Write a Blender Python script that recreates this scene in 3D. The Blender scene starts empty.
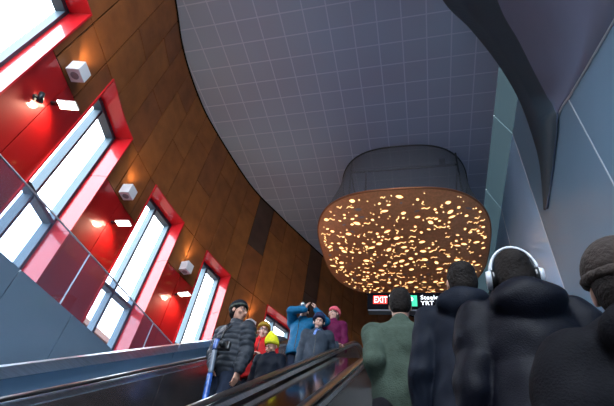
import bpy, bmesh, math, random
import numpy as np
from mathutils import Vector, Matrix
random.seed(7)
PI = math.pi
C = bpy.context.scene.collection
SC = bpy.context.scene

# ------------------------------------------------------------------ camera, world, exposure
# the origin is the photographer's eye; the escalator line is z = -1.5 + 0.577 y
FPX, CX, CY = 425.0, 307.0, 203.0
def nrm(v):
    v = np.array(v, float); return v/np.linalg.norm(v)
_Z = nrm([80, 443, FPX]); _E = nrm([112, -107, FPX]); _Y = nrm(_E-_Z*_E.dot(_Z)); _X = -np.cross(_Y, _Z)
if _X[0] < 0: _X = -_X
cam_d = bpy.data.cameras.new('camera'); cam = bpy.data.objects.new('camera', cam_d); C.objects.link(cam)
cam_d.sensor_width = 36; cam_d.lens = FPX/614*36; cam_d.clip_start = .02; cam_d.clip_end = 400
R3 = Matrix(((_X[0], _X[1], -_X[2]), (_Y[0], _Y[1], -_Y[2]), (_Z[0], _Z[1], -_Z[2])))
cam.matrix_world = R3.to_4x4()
SC.camera = cam
def ray(px, py):
    v = nrm([px-CX, CY-py, FPX]); return np.array([v.dot(_X), v.dot(_Y), v.dot(_Z)])

w = bpy.data.worlds.new('sky'); SC.world = w; w.use_nodes = True
nt = w.node_tree; bg = nt.nodes['Background']
tc = nt.nodes.new('ShaderNodeTexCoord'); mp = nt.nodes.new('ShaderNodeMapping'); nz = nt.nodes.new('ShaderNodeTexNoise')
cr = nt.nodes.new('ShaderNodeValToRGB'); nz.inputs['Scale'].default_value = 2.0; nz.inputs['Detail'].default_value = 4
mp.inputs['Scale'].default_value = (1, 1, 2.5)
cr.color_ramp.elements[0].color = (.74, .86, 1, 1); cr.color_ramp.elements[1].color = (.9, .95, 1, 1)
nt.links.new(tc.outputs['Generated'], mp.inputs[0]); nt.links.new(mp.outputs[0], nz.inputs['Vector'])
nt.links.new(nz.outputs['Fac'], cr.inputs[0]); nt.links.new(cr.outputs[0], bg.inputs[0])
bg.inputs[1].default_value = 8.0

SC.view_settings.view_transform = 'Standard'; SC.view_settings.look = 'None'
SC.view_settings.gamma = 1.0; SC.view_settings.use_curve_mapping = False
SC.view_settings.exposure = 0.55
SC.cycles.max_bounces = 10; SC.cycles.diffuse_bounces = 5; SC.cycles.glossy_bounces = 4
SC.cycles.transparent_max_bounces = 16; SC.cycles.use_denoising = True
SC.cycles.sample_clamp_indirect = 4.0

# ------------------------------------------------------------------ materials
def mat(name, col, rough=.5, metal=0, coat=0, spec=.5, noise=0, nscale=8, bump=0, bscale=60, emit=None, est=0, alpha=1, attr=None, stretch=None, coat_rough=.04):
    m = bpy.data.materials.new(name); m.use_nodes = True
    t = m.node_tree; b = t.nodes['Principled BSDF']
    b.inputs['Base Color'].default_value = (*col, 1); b.inputs['Roughness'].default_value = rough
    b.inputs['Metallic'].default_value = metal; b.inputs['Coat Weight'].default_value = coat
    b.inputs['Coat Roughness'].default_value = coat_rough
    b.inputs['Specular IOR Level'].default_value = spec
    if emit: b.inputs['Emission Color'].default_value = (*emit, 1); b.inputs['Emission Strength'].default_value = est
    b.inputs['Alpha'].default_value = alpha
    src = None
    if noise:
        c = t.nodes.new('ShaderNodeTexCoord'); n = t.nodes.new('ShaderNodeTexNoise'); n.inputs['Scale'].default_value = nscale
        n.inputs['Detail'].default_value = 5
        if stretch:
            mpn = t.nodes.new('ShaderNodeMapping'); mpn.inputs['Scale'].default_value = stretch
            t.links.new(c.outputs['Object'], mpn.inputs[0]); t.links.new(mpn.outputs[0], n.inputs['Vector'])
        else: t.links.new(c.outputs['Object'], n.inputs['Vector'])
        r = t.nodes.new('ShaderNodeMapRange'); r.inputs[1].default_value = .3; r.inputs[2].default_value = .7
        r.inputs[3].default_value = 1-noise; r.inputs[4].default_value = 1+noise
        t.links.new(n.outputs['Fac'], r.inputs[0])
        mx = t.nodes.new('ShaderNodeVectorMath'); mx.operation = 'SCALE'; mx.inputs[0].default_value = col
        t.links.new(r.outputs[0], mx.inputs['Scale']); src = mx.outputs[0]
        if attr:
            a = t.nodes.new('ShaderNodeAttribute'); a.attribute_name = attr
            t.links.new(a.outputs['Color'], mx.inputs[0])
        t.links.new(src, b.inputs['Base Color'])
    if bump:
        c = t.nodes.new('ShaderNodeTexCoord'); n = t.nodes.new('ShaderNodeTexNoise'); n.inputs['Scale'].default_value = bscale
        n.inputs['Detail'].default_value = 3
        t.links.new(c.outputs['Object'], n.inputs['Vector'])
        bp = t.nodes.new('ShaderNodeBump'); bp.inputs['Strength'].default_value = bump; bp.inputs['Distance'].default_value = .01
        t.links.new(n.outputs['Fac'], bp.inputs['Height']); t.links.new(bp.outputs[0], b.inputs['Normal'])
    return m

M = {}
M['corten'] = mat('weathered_steel', (.17, .062, .02), .55, 0, 0, .3, noise=.22, nscale=2.2, attr='panel_colour', bump=.15, bscale=25)
M['joint'] = mat('dark_joint', (.004, .003, .002), .9, spec=.1)
M['red'] = mat('red_gloss_panel', (.44, .005, .006), .5, 0, .6, .2)
M['redrev'] = mat('red_gloss_reveal', (.66, .01, .018), .4, 0, .7, .25)
M['alu'] = mat('silver_blue_frame', (.14, .22, .27), .5, 0, spec=.2)
M['aludark'] = mat('dark_grey_frame', (.05, .075, .1), .4, .3)
M['bluepanel'] = mat('slate_blue_panel', (.19, .28, .375), .26, .25, .3, .6, noise=.08, nscale=.7)
M['steel'] = mat('brushed_stainless', (.72, .78, .85), .28, 1, noise=.12, nscale=3, stretch=(1, 1, 30))
M['steeldark'] = mat('bronze_tinted_stainless', (.42, .37, .36), .26, .9, noise=.15, nscale=2, stretch=(1, 1, 8))
M['deck'] = mat('polished_dark_deck', (.25, .2, .18), .1, 1, noise=.1, nscale=4)
M['rubber'] = mat('black_rubber', (.012, .012, .013), .28, 0, .4)
M['step'] = mat('ribbed_step_metal', (.06, .06, .06), .5, .5)
M['floor'] = mat('grey_terrazzo', (.2, .2, .21), .35, noise=.2, nscale=30)
M['ground'] = mat('brown_ground', (.16, .11, .08), .9, noise=.3, nscale=.2)
M['brickfar'] = mat('far_brown_brick', (.17, .085, .06), .85, noise=.15, nscale=1)
M['white'] = mat('white_metal', (.92, .92, .92), .4)
M['grill'] = mat('grey_grille', (.35, .35, .36), .5)
M['lampglow'] = mat('lamp_glow', (1, .9, .7), .5, emit=(1, .86, .62), est=14)
M['darkmetal'] = mat('dark_metal', (.03, .035, .04), .4, .5)
M['arch'] = mat('dark_teal_panel', (.03, .056, .078), .5, .0, .08, noise=.06, nscale=1)
M['vault'] = mat('lavender_grey_panel', (.13, .16, .25), .5, 0, .1, noise=.05, nscale=1)
M['seamlight'] = mat('pale_joint', (.5, .56, .62), .4)
M['copper'] = mat('perforated_copper', (.66, .28, .13), .45, .35, noise=.14, nscale=14)
M['copper_edge'] = mat('copper_edge', (.3, .11, .05), .35, .6)
M['cutglow'] = mat('lit_cutout', (1, .8, .4), .5, emit=(1, .68, .27), est=1.5)
M['cutdull'] = mat('unlit_cutout', (.35, .27, .24), .5)
M['signbox'] = mat('black_sign_box', (.003, .003, .006), .6, spec=.05)
M['signred'] = mat('sign_red', (.8, .03, .02), .4, emit=(1, .04, .02), est=.75)
M['signgreen'] = mat('sign_green', (.02, .5, .25), .4, emit=(.02, .62, .3), est=.7)
M['signwhite'] = mat('sign_white', (.9, .9, .9), .4, emit=(.9, .95, 1), est=1.0)

def rightwall_mat():
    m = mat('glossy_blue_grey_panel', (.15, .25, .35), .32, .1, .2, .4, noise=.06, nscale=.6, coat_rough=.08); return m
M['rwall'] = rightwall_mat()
M['rwall_sheen'] = mat('blue_grey_panel_painted_sheen', (.42, .66, .95), .25, 0, .5, .5, noise=.08, nscale=.6, coat_rough=.08)  # lighter copy of the wall panel, pale sky reflection put into its colour

def ceiling_mat():
    m = bpy.data.materials.new('ceiling_tiles'); m.use_nodes = True; t = m.node_tree; b = t.nodes['Principled BSDF']
    c = t.nodes.new('ShaderNodeTexCoord'); s = t.nodes.new('ShaderNodeSeparateXYZ'); t.links.new(c.outputs['Object'], s.inputs[0])
    outs = []
    for ax, off in ((0, .035), (1, .30)):
        a = t.nodes.new('ShaderNodeMath'); a.operation = 'ADD'; a.inputs[1].default_value = 100*.611+off; t.links.new(s.outputs[ax], a.inputs[0])
        d = t.nodes.new('ShaderNodeMath'); d.operation = 'DIVIDE'; d.inputs[1].default_value = .611; t.links.new(a.outputs[0], d.inputs[0])
        f = t.nodes.new('ShaderNodeMath'); f.operation = 'FRACT'; t.links.new(d.outputs[0], f.inputs[0])
        l = t.nodes.new('ShaderNodeMath'); l.operation = 'LESS_THAN'; l.inputs[1].default_value = .05; t.links.new(f.outputs[0], l.inputs[0])
        outs.append(l)
    mx = t.nodes.new('ShaderNodeMath'); mx.operation = 'MAXIMUM'; t.links.new(outs[0].outputs[0], mx.inputs[0]); t.links.new(outs[1].outputs[0], mx.inputs[1])
    n = t.nodes.new('ShaderNodeTexNoise'); n.inputs['Scale'].default_value = .35; t.links.new(c.outputs['Object'], n.inputs['Vector'])
    r = t.nodes.new('ShaderNodeValToRGB'); r.color_ramp.elements[0].position = .3; r.color_ramp.elements[1].position = .7
    r.color_ramp.elements[0].color = (.30, .34, .48, 1); r.color_ramp.elements[1].color = (.31, .39, .54, 1)
    t.links.new(n.outputs['Fac'], r.inputs[0])
    mix = t.nodes.new('ShaderNodeMix'); mix.data_type = 'RGBA'
    t.links.new(mx.outputs[0], mix.inputs['Factor']); t.links.new(r.outputs[0], mix.inputs['A']); mix.inputs['B'].default_value = (.44, .5, .65, 1)
    t.links.new(mix.outputs['Result'], b.inputs['Base Color']); b.inputs['Roughness'].default_value = .6
    return m
M['ceiling'] = ceiling_mat()

def glass_mat(name, tint, refl, haze=0, hazecol=(.5, .5, .6)):
    m = bpy.data.materials.new(name); m.use_nodes = True; t = m.node_tree
    out = t.nodes['Material Output']; t.nodes.remove(t.nodes['Principled BSDF'])
    tr = t.nodes.new('ShaderNodeBsdfTransparent'); tr.inputs[0].default_value = (*tint, 1)
    gl = t.nodes.new('ShaderNodeBsdfGlossy'); gl.inputs['Roughness'].default_value = .02
    fr = t.nodes.new('ShaderNodeFresnel'); fr.inputs[0].default_value = refl
    gm = t.nodes.new('ShaderNodeNewGeometry'); sb = t.nodes.new('ShaderNodeMath'); sb.operation = 'SUBTRACT'; sb.inputs[0].default_value = 1; t.links.new(gm.outputs['Backfacing'], sb.inputs[1])
    ml = t.nodes.new('ShaderNodeMath'); ml.operation = 'MULTIPLY'; t.links.new(fr.outputs[0], ml.inputs[0]); t.links.new(sb.outputs[0], ml.inputs[1])
    m1 = t.nodes.new('ShaderNodeMixShader'); t.links.new(ml.outputs[0], m1.inputs[0]); t.links.new(tr.outputs[0], m1.inputs[1]); t.links.new(gl.outputs[0], m1.inputs[2])
    last = m1
    if haze:
        df = t.nodes.new('ShaderNodeBsdfDiffuse'); df.inputs[0].default_value = (*hazecol, 1)
        m2 = t.nodes.new('ShaderNodeMixShader'); m2.inputs[0].default_value = haze
        t.links.new(m1.outputs[0], m2.inputs[1]); t.links.new(df.outputs[0], m2.inputs[2]); last = m2
    t.links.new(last.outputs[0], out.inputs[0]); return m
M['winglass'] = glass_mat('window_glass', (.95, .98, 1), 1.3)
M['guardglass'] = glass_mat('guard_glass', (.78, .82, .88), 1.45, .07, (.42, .42, .6))
M['clerestory'] = glass_mat('greenish_glass', (.11, .14, .15), 1.5, .3, (.3, .42, .44))

def scrim_mat():
    m = bpy.data.materials.new('woven_metal_scrim'); m.use_nodes = True; t = m.node_tree; b = t.nodes['Principled BSDF']
    b.inputs['Base Color'].default_value = (.16, .17, .2, 1); b.inputs['Roughness'].default_value = .45; b.inputs['Metallic'].default_value = .3
    c = t.nodes.new('ShaderNodeTexCoord'); wv = t.nodes.new('ShaderNodeTexWave'); wv.bands_direction = 'Z'; wv.inputs['Scale'].default_value = 9
    t.links.new(c.outputs['Object'], wv.inputs['Vector'])
    r = t.nodes.new('ShaderNodeMapRange'); r.inputs[3].default_value = .5; r.inputs[4].default_value = .75; t.links.new(wv.outputs['Fac'], r.inputs[0])
    t.links.new(r.outputs[0], b.inputs['Alpha']); return m
M['scrim'] = scrim_mat()

# ------------------------------------------------------------------ mesh helpers
def mk(name, verts, faces, m=None, parent=None, smooth=False, mats=None, fm=None):
    me = bpy.data.meshes.new(name); me.from_pydata([tuple(map(float, v)) for v in verts], [], [tuple(map(int, f)) for f in faces]); me.update()
    if mats:
        for q in mats: me.materials.append(q)
        me.polygons.foreach_set('material_index', fm)
    elif m: me.materials.append(m)
    if smooth: me.polygons.foreach_set('use_smooth', [True]*len(me.polygons))
    o = bpy.data.objects.new(name, me); C.objects.link(o)
    if parent: o.parent = parent
    return o
class MB:
    def __init__(s): s.v = []; s.f = []; s.m = []
    def add(s, v, f, mi=0):
        n = len(s.v); s.v += [tuple(p) for p in v]; s.f += [tuple(i+n for i in q) for q in f]; s.m += [mi]*len(f); return s
    def box(s, x0, x1, y0, y1, z0, z1, mi=0, T=None, bev=0):
        v = [(x, y, z) for x in (x0, x1) for y in (y0, y1) for z in (z0, z1)]
        if T is not None: v = [tuple(T @ Vector(p)) for p in v]
        return s.add(v, [(0, 1, 3, 2), (4, 6, 7, 5), (0, 4, 5, 1), (2, 3, 7, 6), (0, 2, 6, 4), (1, 5, 7, 3)], mi)
    def tube(s, pts, r, n=8, mi=0, close=False):
        pts = [Vector(p) for p in pts]; rs = r if isinstance(r, (list, tuple)) else [r]*len(pts)
        rings = []; up = Vector((0, 0, 1)); L = len(pts)
        for i, p in enumerate(pts):
            if close: d = (pts[(i+1) % L]-pts[i-1]).normalized()
            else: d = (pts[min(i+1, L-1)]-pts[max(i-1, 0)]).normalized()
            a = d.cross(up)
            if a.length < .05: a = d.cross(Vector((0, 1, 0)))
            a.normalize(); b = a.cross(d)
            rings.append([p+(a*math.cos(2*PI*k/n)+b*math.sin(2*PI*k/n))*rs[i] for k in range(n)])
        v = [q for R in rings for q in R]; f = []
        for i in range(L if close else L-1):
            j = (i+1) % L
            for k in range(n): f.append((i*n+k, i*n+(k+1) % n, j*n+(k+1) % n, j*n+k))
        if not close: f.append(tuple(range(n-1, -1, -1))); f.append(tuple((L-1)*n+k for k in range(n)))
        return s.add(v, f, mi)
    def sweep(s, prof, path, mi=0):      # prof: (dx,dz) closed loop; path in the yz plane at given x
        n = len(prof); L = len(path); v = []
        for i, p in enumerate(path):
            a = path[max(i-1, 0)]; b = path[min(i+1, L-1)]
            d = Vector((0, b[1]-a[1], b[2]-a[2])).normalized(); u = Vector((0, -d.z, d.y))
            for q in prof: v.append((p[0]+q[0], p[1]+u.y*q[1], p[2]+u.z*q[1]))
        f = []
        for i in range(L-1):
            for k in range(n): f.append((i*n+k, i*n+(k+1) % n, (i+1)*n+(k+1) % n, (i+1)*n+k))
        f.append(tuple(range(n-1, -1, -1))); f.append(tuple((L-1)*n+k for k in range(n)))
        return s.add(v, f, mi)
    def build(s, name, m=None, parent=None, smooth=False, mats=None, bevel=0):
        o = mk(name, s.v, s.f, m, parent, smooth, mats, s.m if mats else None)
        if bevel:
            b = o.modifiers.new('b', 'BEVEL'); b.width = bevel; b.segments = 2; b.limit_method = 'ANGLE'
        return o
def tag(o, label=None, cat=None, group=None, kind=None):
    for k, v in (('label', label), ('category', cat), ('group', group), ('kind', kind)):
        if v: o[k] = v
    return o
def empty(name, loc=(0, 0, 0), rz=0):
    o = bpy.data.objects.new(name, None); o.location = loc; o.rotation_euler = (0, 0, rz); C.objects.link(o); o.empty_display_size = .1; return o
def struct(o): o['kind'] = 'structure'; return o
def catmull(P, n):
    P = np.array(P, float); Q = np.vstack([2*P[0]-P[1], P, 2*P[-1]-P[-2]]); out = []
    for i in range(1, len(Q)-2):
        for k in range(n):
            t = k/n; a, b, c, d = Q[i-1:i+3]
            out.append(.5*((2*b)+(-a+c)*t+(2*a-5*b+4*c-d)*t*t+(-a+3*b-3*c+d)*t**3))
    out.append(P[-1]); return np.array(out)

# ------------------------------------------------------------------ plan curve of the left wall
H = 11.0
PL = [(-3.4, -4.6), (-4.5, -1.8), (-5.05, .3), (-5.4, 1.8), (-5.73, 3.2), (-6.1, 4.5), (-6.27, 6.0), (-6.21, 7.33), (-5.78, 9.88), (-5.15, 11.5), (-4.56, 12.82),
      (-3.72, 14.6), (-2.28, 17.34), (-.4, 19.2), (2.75, 20.6)]
CV = catmull(PL, 24)
SV = np.r_[0, np.cumsum(np.linalg.norm(np.diff(CV, axis=0), axis=1))]
def at_s(s, off=0):
    x = np.interp(s, SV, CV[:, 0]); y = np.interp(s, SV, CV[:, 1])
    x2 = np.interp(s+.05, SV, CV[:, 0]); y2 = np.interp(s+.05, SV, CV[:, 1]); x1 = np.interp(s-.05, SV, CV[:, 0]); y1 = np.interp(s-.05, SV, CV[:, 1])
    t = np.array([x2-x1, y2-y1]); t /= np.linalg.norm(t); n = np.array([-t[1], t[0]])   # n points outwards (left of travel)
    return x+n[0]*off, y+n[1]*off
def s_of_y(y): return float(np.interp(y, CV[:330, 1], SV[:330]))
def frame_s(s):
    p = np.array(at_s(s)); q = np.array(at_s(s, 1)); n = q-p; return p, n, np.array([n[1], -n[0]])
S0 = s_of_y(.5)            # arc length where the old survey measured from
def curved(mb, s0, s1, z0, z1, o0, o1, mi=0, step=.3):
    n = max(1, int(math.ceil((s1-s0)/step))); v = []; f = []
    for i in range(n+1):
        s = s0+(s1-s0)*i/n
        a = at_s(s, o0); b = at_s(s, o1)
        v += [(a[0], a[1], z0), (b[0], b[1], z0), (b[0], b[1], z1), (a[0], a[1], z1)]
    for i in range(n):
        for k in range(4): f.append((i*4+k, i*4+(k+1) % 4, (i+1)*4+(k+1) % 4, (i+1)*4+k))
    f.append((3, 2, 1, 0)); f.append((n*4, n*4+1, n*4+2, n*4+3)); mb.add(v, f, mi); return len(f)

WIN = [(S0-.05, S0+1.6), (S0+2.95, S0+4.42), (S0+5.92, S0+7.33), (S0+8.64, S0+9.9), (S0+11.82, S0+13.5)]
WTOP, WSILL, SPT, BASE = 7.2, 2.4, 5.93, -4.6
# joints between the weathered steel strips
J = []
s = S0+10.25
while s > .2: J.append(s); s -= .77
J = J[::-1]; s = S0+10.25+.82
while s < SV[-1]-.3: J.append(s); s += .82
J = [0.0]+J+[float(SV[-1])]
wall = MB(); cols = []
rnd = random.Random(3)
PAL = [(.26, .081, .021), (.235, .072, .02), (.285, .092, .023), (.25, .078, .021), (.22, .068, .021), (.27, .084, .021)]
DARK = (.07, .034, .022)
def panel(s0, s1, z0, z1, c):
    if s1-s0 < .03 or z1-z0 < .03: return
    n = curved(wall, s0+.016, s1-.016, z0+.013, z1-.013, 0, .03, 0); cols.extend([c]*n)
def win_in(s0, s1): return [(a, b) for a, b in WIN if b > s0 and a < s1]
for i in range(len(J)-1):
    a, b = J[i], J[i+1]; up = rnd.random() < .5
    cuts = [8.77, H] if i % 2 else rnd.choice([[9.95, H], [H], [9.95, H]])
    rel = a-S0; lo = WTOP
    z = lo
    for zt in cuts:
        c = rnd.choice(PAL)
        if 10.1 < rel < 10.9 and zt > 9: c = DARK
        if 13.1 < rel < 13.9: c = DARK if zt < H else (.075, .032, .017)
        panel(a, b, z, zt, c); z = zt
    # below the head of the windows: corten down to the red spandrels, full height beyond the last window
    segs = [(a, b)]
    for wa, wb in WIN:
        ns = []
        for p, q in segs:
            if wb <= p or wa >= q: ns.append((p, q))
            else:
                if p < wa: ns.append((p, wa))
                if q > wb: ns.append((wb, q))
        segs = ns
    for p, q in segs:
        m_ = (p+q)/2-S0
        c = rnd.choice(PAL)
        if 13.1 < m_ < 14.1: c = DARK
        if m_ < -.05 or m_ > 9.9:
            panel(p, q, 3.2, WTOP, c); panel(p, q, BASE, 3.2, rnd.choice(PAL))
        else: panel(p, q, SPT, WTOP, c)
# dark backing sheet, with openings for the windows
back = MB()
edges = sorted([0, float(SV[-1])]+[e for wn in WIN for e in wn])
for a, b in zip(edges[:-1], edges[1:]):
    iswin = any(abs(a-wa) < 1e-6 for wa, wb in WIN)
    if iswin: curved(back, a-.02, b+.02, WTOP+.02, H, .035, .09); curved(back, a, b, BASE, WSILL, .035, .09)
    else: curved(back, a+.02, b-.02, BASE, H, .035, .09)
wl = wall.build('wall_left', M['corten']); struct(wl)
ca = wl.data.color_attributes.new('panel_colour', 'FLOAT_COLOR', 'CORNER')
buf = np.ones((len(wl.data.loops), 4), 'f')
for p, c in zip(wl.data.polygons, cols): buf[p.loop_start:p.loop_start+p.loop_total, :3] = c
ca.data.foreach_set('color', buf.ravel())
back.build('wall_backing', M['joint'], wl)
red = MB()
for (a0, a1), (b0, b1) in zip(WIN[:-2], WIN[1:-1]):
    mid = (a1+b0)/2
    for p, q in ((a1, mid), (mid, b0)):
        curved(red, p+.008, q-.008, WSILL+.6, SPT-.01, -.0, .03)
red.build('red_spandrel_panels', M['red'], wl)

# windows: red reveal, frame, glass
for i, (a, b) in enumerate(WIN):
    root = empty('window_%d' % (i+1), (*at_s((a+b)/2), WSILL)); struct(root)
    inv = Matrix.Translation(-Vector(root.location))
    def sub(mb, name, m, par=root, root=root):
        loc = Vector(root.location); mb.v = [tuple(Vector(p)-loc) for p in mb.v]
        return mb.build(name, m, par)
    rv = MB(); D0, D1, D2 = -.03, .38, .58
    curved(rv, a-.03, b+.03, WTOP, WTOP+.035, D0, D2)             # head
    curved(rv, a-.035, a, WSILL, WTOP+.035, D0, D2, 0, 9)         # near jamb
    curved(rv, b, b+.035, WSILL, 4.40, D0, D2, 0, 9); curved(rv, b, b+.035, 4.41, 5.915, D0, D2, 0, 9); curved(rv, b, b+.035, 5.925, WTOP+.035, D0, D2, 0, 9)
    curved(rv, b+.01, b+.05, WSILL, WTOP+.035, .0, D2, 0, 9)
    sub(rv, 'reveal', M['redrev'])
    fr = MB(); fd = MB(); mid = (a+b)/2
    for s_ in (a+.03, mid, b-.03):
        curved(fr, s_-.028, s_+.028, WSILL, WTOP, D1+.02, D2, 0, 9)
        curved(fd, s_-.03, s_+.03, WSILL, WTOP, D1, D1+.02, 0, 9)
    curved(fd, a, b, WTOP-.1, WTOP, D1+.0, D2, 0, 9)
    curved(fd, a, b, 4.53, 4.6, D1+.0, D1+.03, 0, 9); curved(fr, a, b, 4.53, 4.6, D1+.03, D2, 0, 9)
    curved(fr, a, b, WSILL, WSILL+.08, D1, D2, 0, 9)
    f_ = sub(fr, 'window_frame', M['alu']); sub(fd, 'frame_cap', M['aludark'], f_)
    for p, q in ((a, mid), (mid, b)):
        g = MB(); g0 = at_s(p, .52); g1 = at_s(q, .52)
        g.add([(g0[0], g0[1], WSILL), (g1[0], g1[1], WSILL), (g1[0], g1[1], WTOP), (g0[0], g0[1], WTOP)], [(0, 1, 2, 3)])
        sub(g, 'pane', M['winglass'])

# ceiling slab with tiled grid
cp = [tuple(at_s(s, .05)) for s in np.linspace(s_of_y(-2.2), SV[-1], 120)]+[(2.42, 20.6), (2.42, -2.2), (-4.3, -2.2)]  # unseen rear end left open to the sky, added to light the interior
n = len(cp); v = [(x, y, H) for x, y in cp]+[(x, y, H+.15) for x, y in cp]
f = [tuple(range(n)), tuple(range(2*n-1, n-1, -1))]+[(i, i+n, (i+1) % n+n, (i+1) % n) for i in range(n)]
ce = struct(mk('ceiling', v, f, M['ceiling']))
# dark strip between ceiling and wall
tr = MB(); curved(tr, 0, SV[-1]-.01, H-.035, H+.02, -.035, .02); struct(tr.build('trim_1', M['joint']))

# floors
fl = MB(); fl.box(-9, 9, -9, 22, -4.8, -4.6); struct(fl.build('floor', M['floor']))
fu = MB(); fu.box(-5.45, 2.7, 7.9, 20.4, 2.7, 3.0); fu.box(-5.45, -2.85, 6.6, 7.9, 2.7, 3.0); struct(fu.build('floor_upper', M['floor']))
gd = MB(); gd.box(-150, 60, -60, 160, -5.2, -4.85); struct(gd.build('ground', M['ground']))

# right wall of glossy panels with pale joints, glass strip above
rw = MB(); XR = 2.75; ys = [-9, -4.9, -1.7, 1.55, 4.82, 7.85, 10.85, 13.9, 17, 20.6]
for a, b in zip(ys[:-1], ys[1:]):
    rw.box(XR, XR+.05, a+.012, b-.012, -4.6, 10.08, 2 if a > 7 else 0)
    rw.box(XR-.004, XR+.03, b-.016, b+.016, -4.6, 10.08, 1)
rwo = struct(rw.build('wall_right', mats=[M['rwall'], M['seamlight'], M['rwall_sheen']]))
bk = MB(); bk.box(XR+.06, XR+.2, -9, 20.6, -4.6, 10.0); bk.build('wall_backing', M['joint'], rwo)
st = MB()
for a, b in zip(ys[3:-1], ys[4:]):
    st.add([(q[0]+d, yy, q[1]) for d in (0, .02) for q in ((XR, 10.09), (2.42, H)) for yy in (a+.01, b-.01)], [(0, 1, 3, 2), (4, 6, 7, 5), (0, 4, 5, 1), (2, 3, 7, 6), (0, 2, 6, 4), (1, 5, 7, 3)])
sto = struct(st.build('window_6', M['clerestory']))
# unseen room behind the photographer: end wall opening shaped to light the interior
bw = MB(); bw.box(-9, -3.4, -9.2, -9, -4.6, H); bw.box(-3.4, 7.5, -9.2, -9, 10.4, H); bw.box(-3.4, 7.5, -9.2, -9, -4.6, 3.5)
for x in (-3.4, -1.2, 1, 3.2, 5.4): bw.box(x-.05, x+.05, -9.2, -9, -3.6, 10.4)
struct(bw.build('wall_back', M['bluepanel']))
bl = MB(); bl.box(-3.6, -3.4, -9, -4.6, -4.6, H); struct(bl.build('wall_side', M['bluepanel']))

# ------------------------------------------------------------------ sweeping dark arch over the right side
A = [(1, -6, 10.9), (-.6, .6, 10.98), (.35, 2.9, 10.95)]
def P3(px, py, z=None, x=None):
    r = ray(px, py); return tuple(r*(z/r[2])) if z is not None else tuple(r*(x/r[0]))
# surveyed stations, written out in metres: lip edge, crease, foot on the wall
LIP = [(-.45, 1.6, 10.97), (.35, 2.95, 10.93), P3(444, 0, 10.75), P3(471, 28, 10.35), P3(498, 62, 9.8), P3(519, 97, 9.2), P3(533, 134, x=2.62), P3(541, 165, x=2.69), P3(545, 210, x=2.74)]
CRS = [(.9, .2, 9.9), (1.35, 2.1, 9.6), P3(499, 0, 9.2), P3(520, 40, 8.8), P3(535, 70, 8.35), P3(548, 95, 7.95), P3(556, 114, x=2.69), P3(553, 160, x=2.71), P3(547, 208, x=2.735)]
FOT = [(2.74, .6, 5.0), P3(632, -11, x=2.74), P3(614, 20, x=2.74), P3(600, 44, x=2.74), P3(585, 70, x=2.74), P3(572, 92, x=2.74), P3(558, 117, x=2.74), P3(554, 161, x=2.74), P3(548, 209, x=2.745)]
L1 = catmull(LIP, 8); L2 = catmull(CRS, 8); L3 = catmull(FOT, 8)
mb = MB(); n = len(L1)
rows = [L1, L1*.86+L2*.14, L1*.84+L2*.16, L2]
v = []; f = []; fm = []
lst = [L1, L1*.5+L2*.5, L2]+[L2*(1-t)+L3*t+np.outer(4*t*(1-t)*np.clip((L3[:, 0]-L2[:, 0]), 0, 1), [.0, .0, .35]) for t in np.linspace(.125, 1, 8)]
for R in lst: v += [tuple(p) for p in R]
for i in range(len(lst)-1):
    for k in range(n-1):
        f.append((i*n+k, i*n+k+1, (i+1)*n+k+1, (i+1)*n+k)); fm.append(0 if i < 2 else 1)
ar = struct(mk('wall_arch', v, f, mats=[M['arch'], M['vault']], fm=fm, smooth=True))
so = ar.modifiers.new('s', 'SOLIDIFY'); so.thickness = .03; so.offset = 1
lp = MB(); lp.tube([tuple(p*.999) for p in L1], .015, 6)
lp.build('arch_lip', M['arch'], ar, True)
cs = MB(); cs.tube([tuple(p) for p in L2], .012, 6); 
for k in (26, 42): cs.tube([tuple(R[k]) for R in lst[2:]], .008, 5)
cs.build('arch_seam', M['arch'], ar, True)
ft = MB(); ft.tube([tuple(p) for p in L3[:56]], .02, 6); ft.build('wall_edge_trim', M['seamlight'], ar, True)

# ------------------------------------------------------------------ blue parapet and glass guard on the left
XG = -5.5
pw = MB(); jy = [-9, -5.9, -4.65, -3.4, -2.15, -.9, .35, 1.45, 2.7, 3.98, 5.23, 6.48, 7.75, 9, 10.3]
for a, b in zip(jy[:-1], jy[1:]): 
    if a > 9: continue
    if a < -1.2: continue
    pw.box(XG-.04, XG, a+.008, b-.008, -4.6, 2.97)
po = struct(pw.build('wall_parapet', M['bluepanel']))
pb = MB(); pb.box(XG-.1, XG-.045, -.9, 9, -4.6, 2.95); pb.build('wall_backing', M['joint'], po)
gr = empty('glass_balustrade', (XG, 2.5, 2.97)); tag(gr, 'frameless glass guard standing on the slate blue parapet in front of the tall windows', 'balustrade')
gy = [-2.4, 0, 2.45, 4.9, 7.3, 9.0]
for a, b in zip(gy[:-1], gy[1:]):
    m = MB(); m.box(-.008, .008, a-2.5+.008, b-2.5-.008, 0, .985); m.build('glass_panel', M['guardglass'], gr)
for a in gy[1:-1]:
    m = MB(); m.box(-.012, .012, a-2.5-.007, a-2.5+.007, 0, .985); m.build('joint_strip', M['seamlight'], gr)
m = MB(); m.box(-.016, .016, gy[0]-2.5, gy[-1]-2.5, .985, 1.0); m.build('top_rail', M['seamlight'], gr)

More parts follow.
